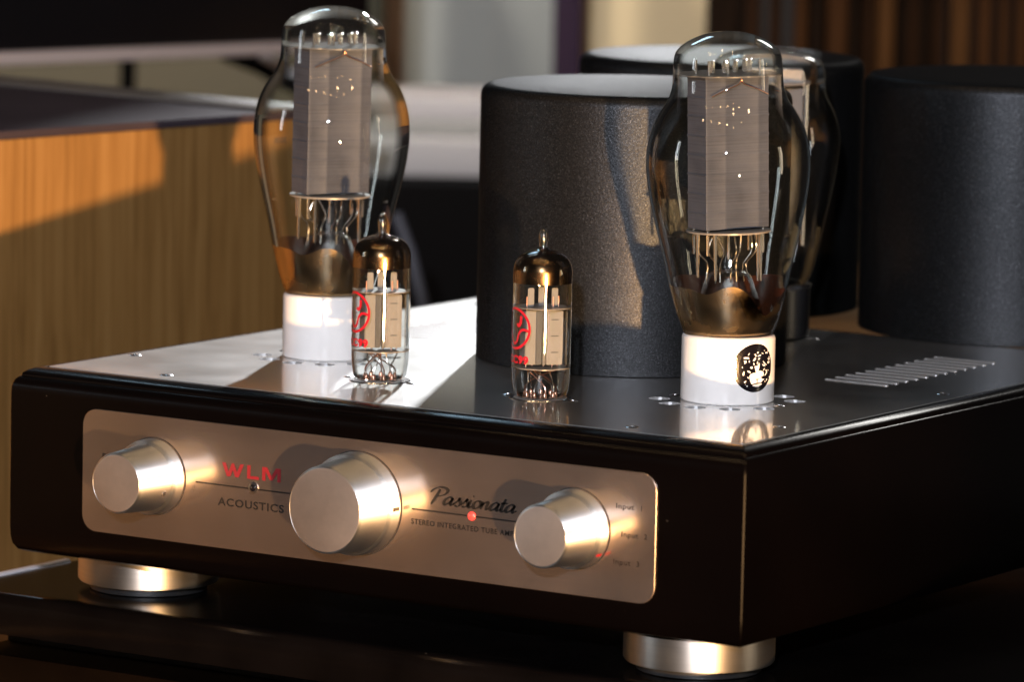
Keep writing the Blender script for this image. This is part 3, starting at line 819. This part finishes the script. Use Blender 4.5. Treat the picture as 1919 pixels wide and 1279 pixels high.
    def ring(cx, cz, r, w, n=44):
        v = [((cx + (r + s * w / 2) * cos(2 * pi * k / n)), (cz + (r + s * w / 2) * sin(2 * pi * k / n))) for s in (-1, 1) for k in range(n)]
        return v, [[k, (k + 1) % n, (k + 1) % n + n, k + n] for k in range(n)]
    v, f = ring(0, 0.0283, 0.0079, 0.0010)
    def addstroke(v, f, pts, w):
        a, q = ribbon(smoothline([Vector(p) for p in pts], 5), lambda t_, s_: w); n0 = len(v)
        return v + a, f + [[i + n0 for i in x] for x in q]
    cz = 0.0283
    v, f = addstroke(v, f, [(0.0038, cz + 0.0052), (0.0036, cz + 0.0026), (0.0026, cz + 0.0012), (0.0016, cz + 0.0020)], 0.0013)
    v, f = addstroke(v, f, [(-0.0056, cz + 0.0048), (-0.0040, cz + 0.0000), (-0.0010, cz - 0.0056), (0.0014, cz - 0.0052), (0.0028, cz - 0.0018), (0.0048, cz - 0.0002), (0.0076, cz - 0.0006)], 0.0010)
    on_cyl("maker_mark", v, f, R, azc, M_redglass, t, 0.00006)
    v, f = text2d("ECC99", 0.045, 1.1); v = fit(v, -0.0072, 0.0072, 0.0144, 0.0178)
    on_cyl("type_print", v, f, R, azc + rad(2), M_redglass, t, 0.00006)
    return t
small_tube("small straight glass tube with red print standing beside the plain white tube base", NOV['L'], 0, rad(34.2))
small_tube("small straight glass tube with red print standing before the front round cover", NOV['R'], 1, rad(32.4))

# rear tube on a black base, between the covers
rt = thing("rear_tube", "glass tube on a black base, half hidden behind the emblem tube", "vacuum tube", (-0.1608, 0.2900, 0))
MB().lathe([(0.0200, 0.0001), (0.0206, 0.0008), (0.0206, 0.0215), (0.0200, 0.0232), (0.0150, 0.0235)], seg=64).build("base", M_socket, rt)
MB().lathe([(0.0207, 0.0215), (0.0212, 0.0225), (0.0206, 0.0236), (0.0170, 0.0237)], seg=64).build("collar", M_screw, rt)
RB = [(0.0190, 23), (0.0215, 29), (0.0240, 40), (0.0265, 52), (0.0292, 66), (0.0308, 76), (0.0316, 84), (0.0312, 91), (0.0296, 97), (0.0270, 102), (0.0252, 106), (0.0246, 111), (0.0243, 116), (0.0232, 119.5), (0.0205, 122), (0.0150, 124), (0.008, 125.2), (0.0002, 125.6)]
po = sm_prof(RB, 4)
MB().lathe(po, seg=72).build("glass_bulb", M_glass, rt, True, None)
def rloc(u, w, z): return (u * cos(YAW) + w * sin(YAW), u * sin(YAW) - w * cos(YAW), z)
b = MB(); b.lathe([(0.0001, 0.1105), (0.0185, 0.1105), (0.0185, 0.1113), (0.0001, 0.1113)], seg=40); b.build("mica_spacer", M_mica, rt)
for s in (-1, 1):
    vv = [rloc(s * 0.0085 + a, w, z) for z in (0.045, 0.1085) for w in (-0.005, 0.005) for a in (-0.0065, 0.0065)]
    MB().add(vv, [[0, 2, 3, 1], [4, 5, 7, 6], [0, 1, 5, 4], [2, 6, 7, 3], [0, 4, 6, 2], [1, 3, 7, 5]]).build("anode", M_anode_d, rt, False)
vv = [rloc(a, w, z) for z in (0.1113, 0.1165) for w in (-0.004, 0.004) for a in (-0.010, 0.0145)]
MB().add(vv, [[0, 2, 3, 1], [4, 5, 7, 6], [0, 1, 5, 4], [2, 6, 7, 3], [0, 4, 6, 2], [1, 3, 7, 5]]).build("spring_bridge", M_mica, rt, False)
for u in (-0.017, 0.0165):
    MB().tube([rloc(u, 0.002, 0.040), rloc(u, 0.002, 0.1110)], 0.0009, 8).build("support_rod", M_steel, rt)

# ================================================================== SHELF AND THE UNIT BELOW
sh = thing("equipment_shelf", "glossy black shelf carrying the amplifier, pale metal strip along its left edge", "shelf", (-0.1, 0.15, -0.110))
def PW(o, par): o.parent = par; o.matrix_parent_inverse = Matrix.Translation(-par.location); return o
X0, X1, Y0, Y1 = -0.3605, 0.62, -0.0205, 0.46
pr = [(0.0, -0.0920), (0.35, -0.0922), (0.62, -0.0930), (0.85, -0.0948), (0.96, -0.0970), (1.0, -0.1000), (1.0, -0.1070), (0.9, -0.1088), (0.6, -0.1095), (0.0, -0.1095)]
v = []; f = []
for s, z in pr:
    v += [(X0, Y0 + 0.0085 * (1 - s), z), (X1, Y0 + 0.0085 * (1 - s), z)]
for i in range(len(pr) - 1): f.append([2 * i, 2 * i + 2, 2 * i + 3, 2 * i + 1])
n = len(v); v += [(X0, Y1, -0.0920), (X1, Y1, -0.0920), (X0, Y1, -0.1095), (X1, Y1, -0.1095)]
f += [[0, 1, n + 1, n], [2 * len(pr) - 2, n + 2, n + 3, 2 * len(pr) - 1], [n, n + 1, n + 3, n + 2]]
PW(MB().add(v, f).build("shelf_board", M_shelf, None, True, 40), sh)
tr = bevel_box("edge_strip", -0.3640, -0.3606, -0.012, 0.0600, -0.1080, -0.0908, 0.0010, M_trim); PW(tr, sh)

lo = thing("lower_unit", "black component in the gap under the amplifier shelf, mostly out of frame", "component", (-0.1, 0.15, -0.16))
M_low = simple("brown_black_casing", (0.003, 0.0016, 0.0008), 0.5, 0, 0.04, 0.3, 40)
PW(bevel_box("casing", -0.352, 0.60, -0.022, 0.40, -0.175, -0.1165, 0.0016, M_low), lo)
PW(MB().box(-0.350, 0.59, 0.004, 0.38, -0.1164, -0.1100).build("raised_lid", M_inner, None, False), lo)
for k in range(26):
    x = -0.318 + k * 0.0088
    PW(MB().box(x, x + 0.0030, 0.0030, 0.0039, -0.1142, -0.1120).build("vent_hole", M_low, None, False), lo)

# table the rack stands by
tb = struct(bevel_box("tabletop", -1.9, -0.3660, -0.5, 1.6, -0.150, -0.1290, 0.001, woodmat("brown_table_wood", (0.10, 0.050, 0.020), (0.17, 0.085, 0.035), (0.22, 0.12, 0.05), (2, 30, 30), 0.3)))

# ================================================================== WOOD CABINET AT LEFT
M_ply = woodmat("oak_veneer", (0.150, 0.074, 0.020), (0.235, 0.122, 0.036), (0.30, 0.170, 0.058), (120, 120, 2.2), 0.5)
M_top = simple("grey_violet_laminate", (0.042, 0.033, 0.041), 0.8, 0, 0.03, 0.25, 6)
cb = thing("wood_cabinet", "oak veneered cabinet with a grey top at the left, partly in orange light", "cabinet", (-0.70, 0.30, -0.128))
A = Vector((-0.4876, 0.169, 0.075)); da = rad(8.376)
ux = Vector((cos(da), -sin(da), 0)); uy = Vector((sin(da), cos(da), 0))      # out of the veneer face / along it
ang = -da
def cab_box(name, a0, a1, b0, b1, z0, z1, r, mat):   # a: along uy from A, b: behind the face
    o = bevel_box(name, -b1, -b0, a0, a1, z0, z1, r, mat)
    o.rotation_euler = (0, 0, ang); o.location = (A.x, A.y, 0)
    mw = Matrix.Translation(o.location) @ Matrix.Rotation(ang, 4, 'Z')
    o.parent = cb; o.matrix_parent_inverse = Matrix.Translation(-cb.location); return o
LEN = 0.2085
cab_box("side_panel", -0.60, LEN, 0.0, 0.9, -0.1285, 0.0715, 0.0006, M_ply)
cab_box("cabinet_top", -0.60, LEN + 0.0008, -0.0006, 0.9, 0.0716, 0.0755, 0.0006, M_top)
cab_box("lit_rear_strip", LEN - 0.032, LEN + 0.0004, 0.0006, 0.9, 0.0757, 0.0772, 0.0005, simple("lit_top_tone", (0.10, 0.088, 0.080), 0.6, 0, 0.1))  # paler raised strip added to stand for the lit back of the top

# ================================================================== BACKGROUND (built square to the view axis, at real distances)
def at(px, py, depth):
    return CAM + (_d + RIGHT * ((px - 959.5) / FPX) - UP * ((py - 639.5) / FPX)) * depth
HX = Vector((_r.x, _r.y, 0)); HY = Vector((-sin(YAW), cos(YAW), 0))
def slab(name, px0, px1, py0, py1, depth, thick, mat, parent=None, r=0.002):
    """upright box between picture columns/rows at a distance, thick away from the viewer"""
    p = at((px0 + px1) / 2, (py0 + py1) / 2, depth); s = depth / FPX
    w, h = abs(px1 - px0) * s, abs(py1 - py0) * s
    o = bevel_box(name, -w / 2, w / 2, 0, thick, -h / 2, h / 2, min(r, w * 0.2, h * 0.2), mat)
    M = Matrix.Translation(p) @ Matrix.Rotation(YAW, 4, 'Z')
    o.matrix_world = M
    if parent: o.parent = parent; o.matrix_parent_inverse = Matrix.Translation(-parent.location)
    return o
M_wall = simple("grey_green_wall", (0.34, 0.345, 0.315), 0.9, 0, 0.2, 0.05, 2)
M_purple = simple("plum_pillar", (0.036, 0.022, 0.036), 0.9, 0, 0.0)
M_cream = simple("cream_panel", (0.80, 0.62, 0.36), 0.8, 0, 0.3, 0.04, 3)
M_orange = simple("tan_jamb", (0.42, 0.27, 0.17), 0.7)
M_dkgreen = simple("dark_olive_jamb", (0.07, 0.07, 0.05), 0.8)
M_ledge = simple("pale_ledge", (0.46, 0.42, 0.41), 0.7)
M_ledge2 = simple("pale_ledge_front", (0.40, 0.37, 0.36), 0.7)
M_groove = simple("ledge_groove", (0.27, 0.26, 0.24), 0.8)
M_void = simple("black_cabinet_front", (0.003, 0.0025, 0.0025), 0.8, 0, 0.05)
M_screen = simple("black_screen", (0.007, 0.006, 0.007), 0.22, 0, 0.5, 0.3, 2)
M_olive = simple("olive_wall", (0.20, 0.18, 0.13), 0.9)
struct(slab("wall", 640, 1062, -400, 400, 3.62, 0.08, M_wall))
struct(slab("rear_wall", -900, 2700, -500, 1000, 3.80, 0.08, M_olive))
pl = slab("pillar", 1036, 1090, -400, 700, 3.54, 0.06, M_purple); pl['label'] = "dull plum vertical post between the grey wall and the cream panel"; pl['category'] = "post"
cr = slab("wall_panel", 1090, 1330, -400, 700, 3.66, 0.03, M_cream); cr['label'] = "blurred cream yellow wall panel behind the covers"; cr['category'] = "wall panel"
jb = slab("door_jamb", 722, 760, -400, 200, 3.52, 0.05, M_orange); jb['label'] = "tan brown upright edge beside the left tube's top"; jb['category'] = "jamb"
jd = slab("dark_jamb", 690, 722, -400, 240, 3.50, 0.05, M_dkgreen); jd['label'] = "dark olive upright strip beside the tan edge"; jd['category'] = "jamb"
sb = thing("sideboard", "pale grey low sideboard with a dark front behind the left tube", "sideboard", tuple(at(860, 360, 3.2)))
slab("top_board", 560, 1300, 186, 232, 3.40, 0.10, M_ledge, sb)
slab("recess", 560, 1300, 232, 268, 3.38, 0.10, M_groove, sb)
slab("drawer_front", 560, 1300, 268, 346, 3.34, 0.10, M_ledge2, sb)
slab("dark_base", 560, 1300, 346, 900, 3.30, 0.12, M_void, sb)
# slatted screen
ss = thing("slatted_screen", "dark brown screen of upright wooden slats at the upper right", "screen", tuple(at(1620, 60, 3.3)))
slab("backing", 1326, 2150, -400, 420, 3.40, 0.03, simple("dark_brown_backing", (0.020, 0.012, 0.007), 0.8), ss)
SL = [(1328, 1392, 0), (1398, 1424, 1), (1446, 1462, 1), (1492, 1514, 2), (1522, 1544, 0), (1552, 1590, 2), (1596, 1612, 0), (1622, 1638, 1), (1646, 1678, 3), (1686, 1700, 0),
      (1706, 1722, 1), (1728, 1744, 0), (1752, 1770, 1), (1784, 1820, 3), (1834, 1862, 2), (1876, 1892, 2), (1906, 1930, 2), (1940, 1970, 1), (1980, 2010, 2)]
SM = [woodmat("slat_wood_%s" % n, [c * 0.7 for c in col], col, [c * 1.5 for c in col], (40, 40, 2), 0.8, 0.05) for n, col in
      (("darkest", (0.012, 0.006, 0.003)), ("dark", (0.024, 0.010, 0.004)), ("brown", (0.046, 0.018, 0.006)), ("light", (0.070, 0.029, 0.009)))]
for a, b_, k in SL: slab("slat", a, b_, -400, 400, 3.34, 0.03, SM[k], ss)

# screen with pale trim on a post, upper left
tv = thing("flat_screen", "large black screen with a pale trim strip along its lower edge, upper left", "screen", tuple(at(300, 100, 2.9)))
q0, q1 = at(-260, 121, 2.75), at(700, 84, 3.1)
dx = (q1 - q0); L_ = math.hypot(dx.x, dx.y); rz = math.atan2(dx.y, dx.x); base_z = (q0.z + q1.z) / 2
def tvbox(name, a0, a1, y0, y1, z0, z1, mat, r=0.001):
    o = bevel_box(name, a0, a1, y0, y1, z0, z1, r, mat)
    o.matrix_world = Matrix.Translation((q0.x, q0.y, q0.z)) @ Matrix.Rotation(rz, 4, 'Z') @ Matrix.Rotation(-math.atan2(dx.z, L_), 4, 'Y')
    o.parent = tv; o.matrix_parent_inverse = Matrix.Translation(-tv.location); return o
tvbox("screen_panel", 0, L_, 0.004, 0.05, 0.0035, 0.6, M_screen)
tvbox("trim_strip", 0, L_, 0.0, 0.05, -0.0036, 0.0034, simple("pale_trim", (0.62, 0.50, 0.46), 0.5, 0.1))
slab("stand_post", 224, 252, 108, 260, 3.45, 0.012, M_void, tv)
# dark arm with a ribbed pale cable
am = thing("jointed_arm", "black arm with a pale ribbed cable, slanting behind the left tube", "arm", tuple(at(480, 110, 2.7)))
def PA(o): o.parent = am; o.matrix_parent_inverse = Matrix.Translation(-am.location); return o
PA(MB().tube([at(415, 106, 3.15), at(490, 120, 3.15), at(600, 180, 3.15), at(690, 235, 3.15)], [0.002, 0.0068, 0.0075, 0.0075], 10).build("arm", M_void))
pts = [at(488 + 12 * k / 2, 103 + 6.1 * k / 2, 3.10) for k in range(30)]
PA(MB().tube(pts, [0.0023 if k % 2 else 0.0031 for k in range(30)], 8).build("cable", M_trim))
# dark leaning strut in the gap behind the plate
ct = MB().tube([at(742, 400, 3.0), at(768, 470, 3.0), at(790, 560, 3.0), at(806, 640, 3.0)], 0.0035, 8).build("leaning_strut", simple("dim_grey_metal", (0.05, 0.05, 0.065), 0.6))
ct['label'] = "dim grey strut leaning in the dark gap beside the left small tube"; ct['category'] = "strut"
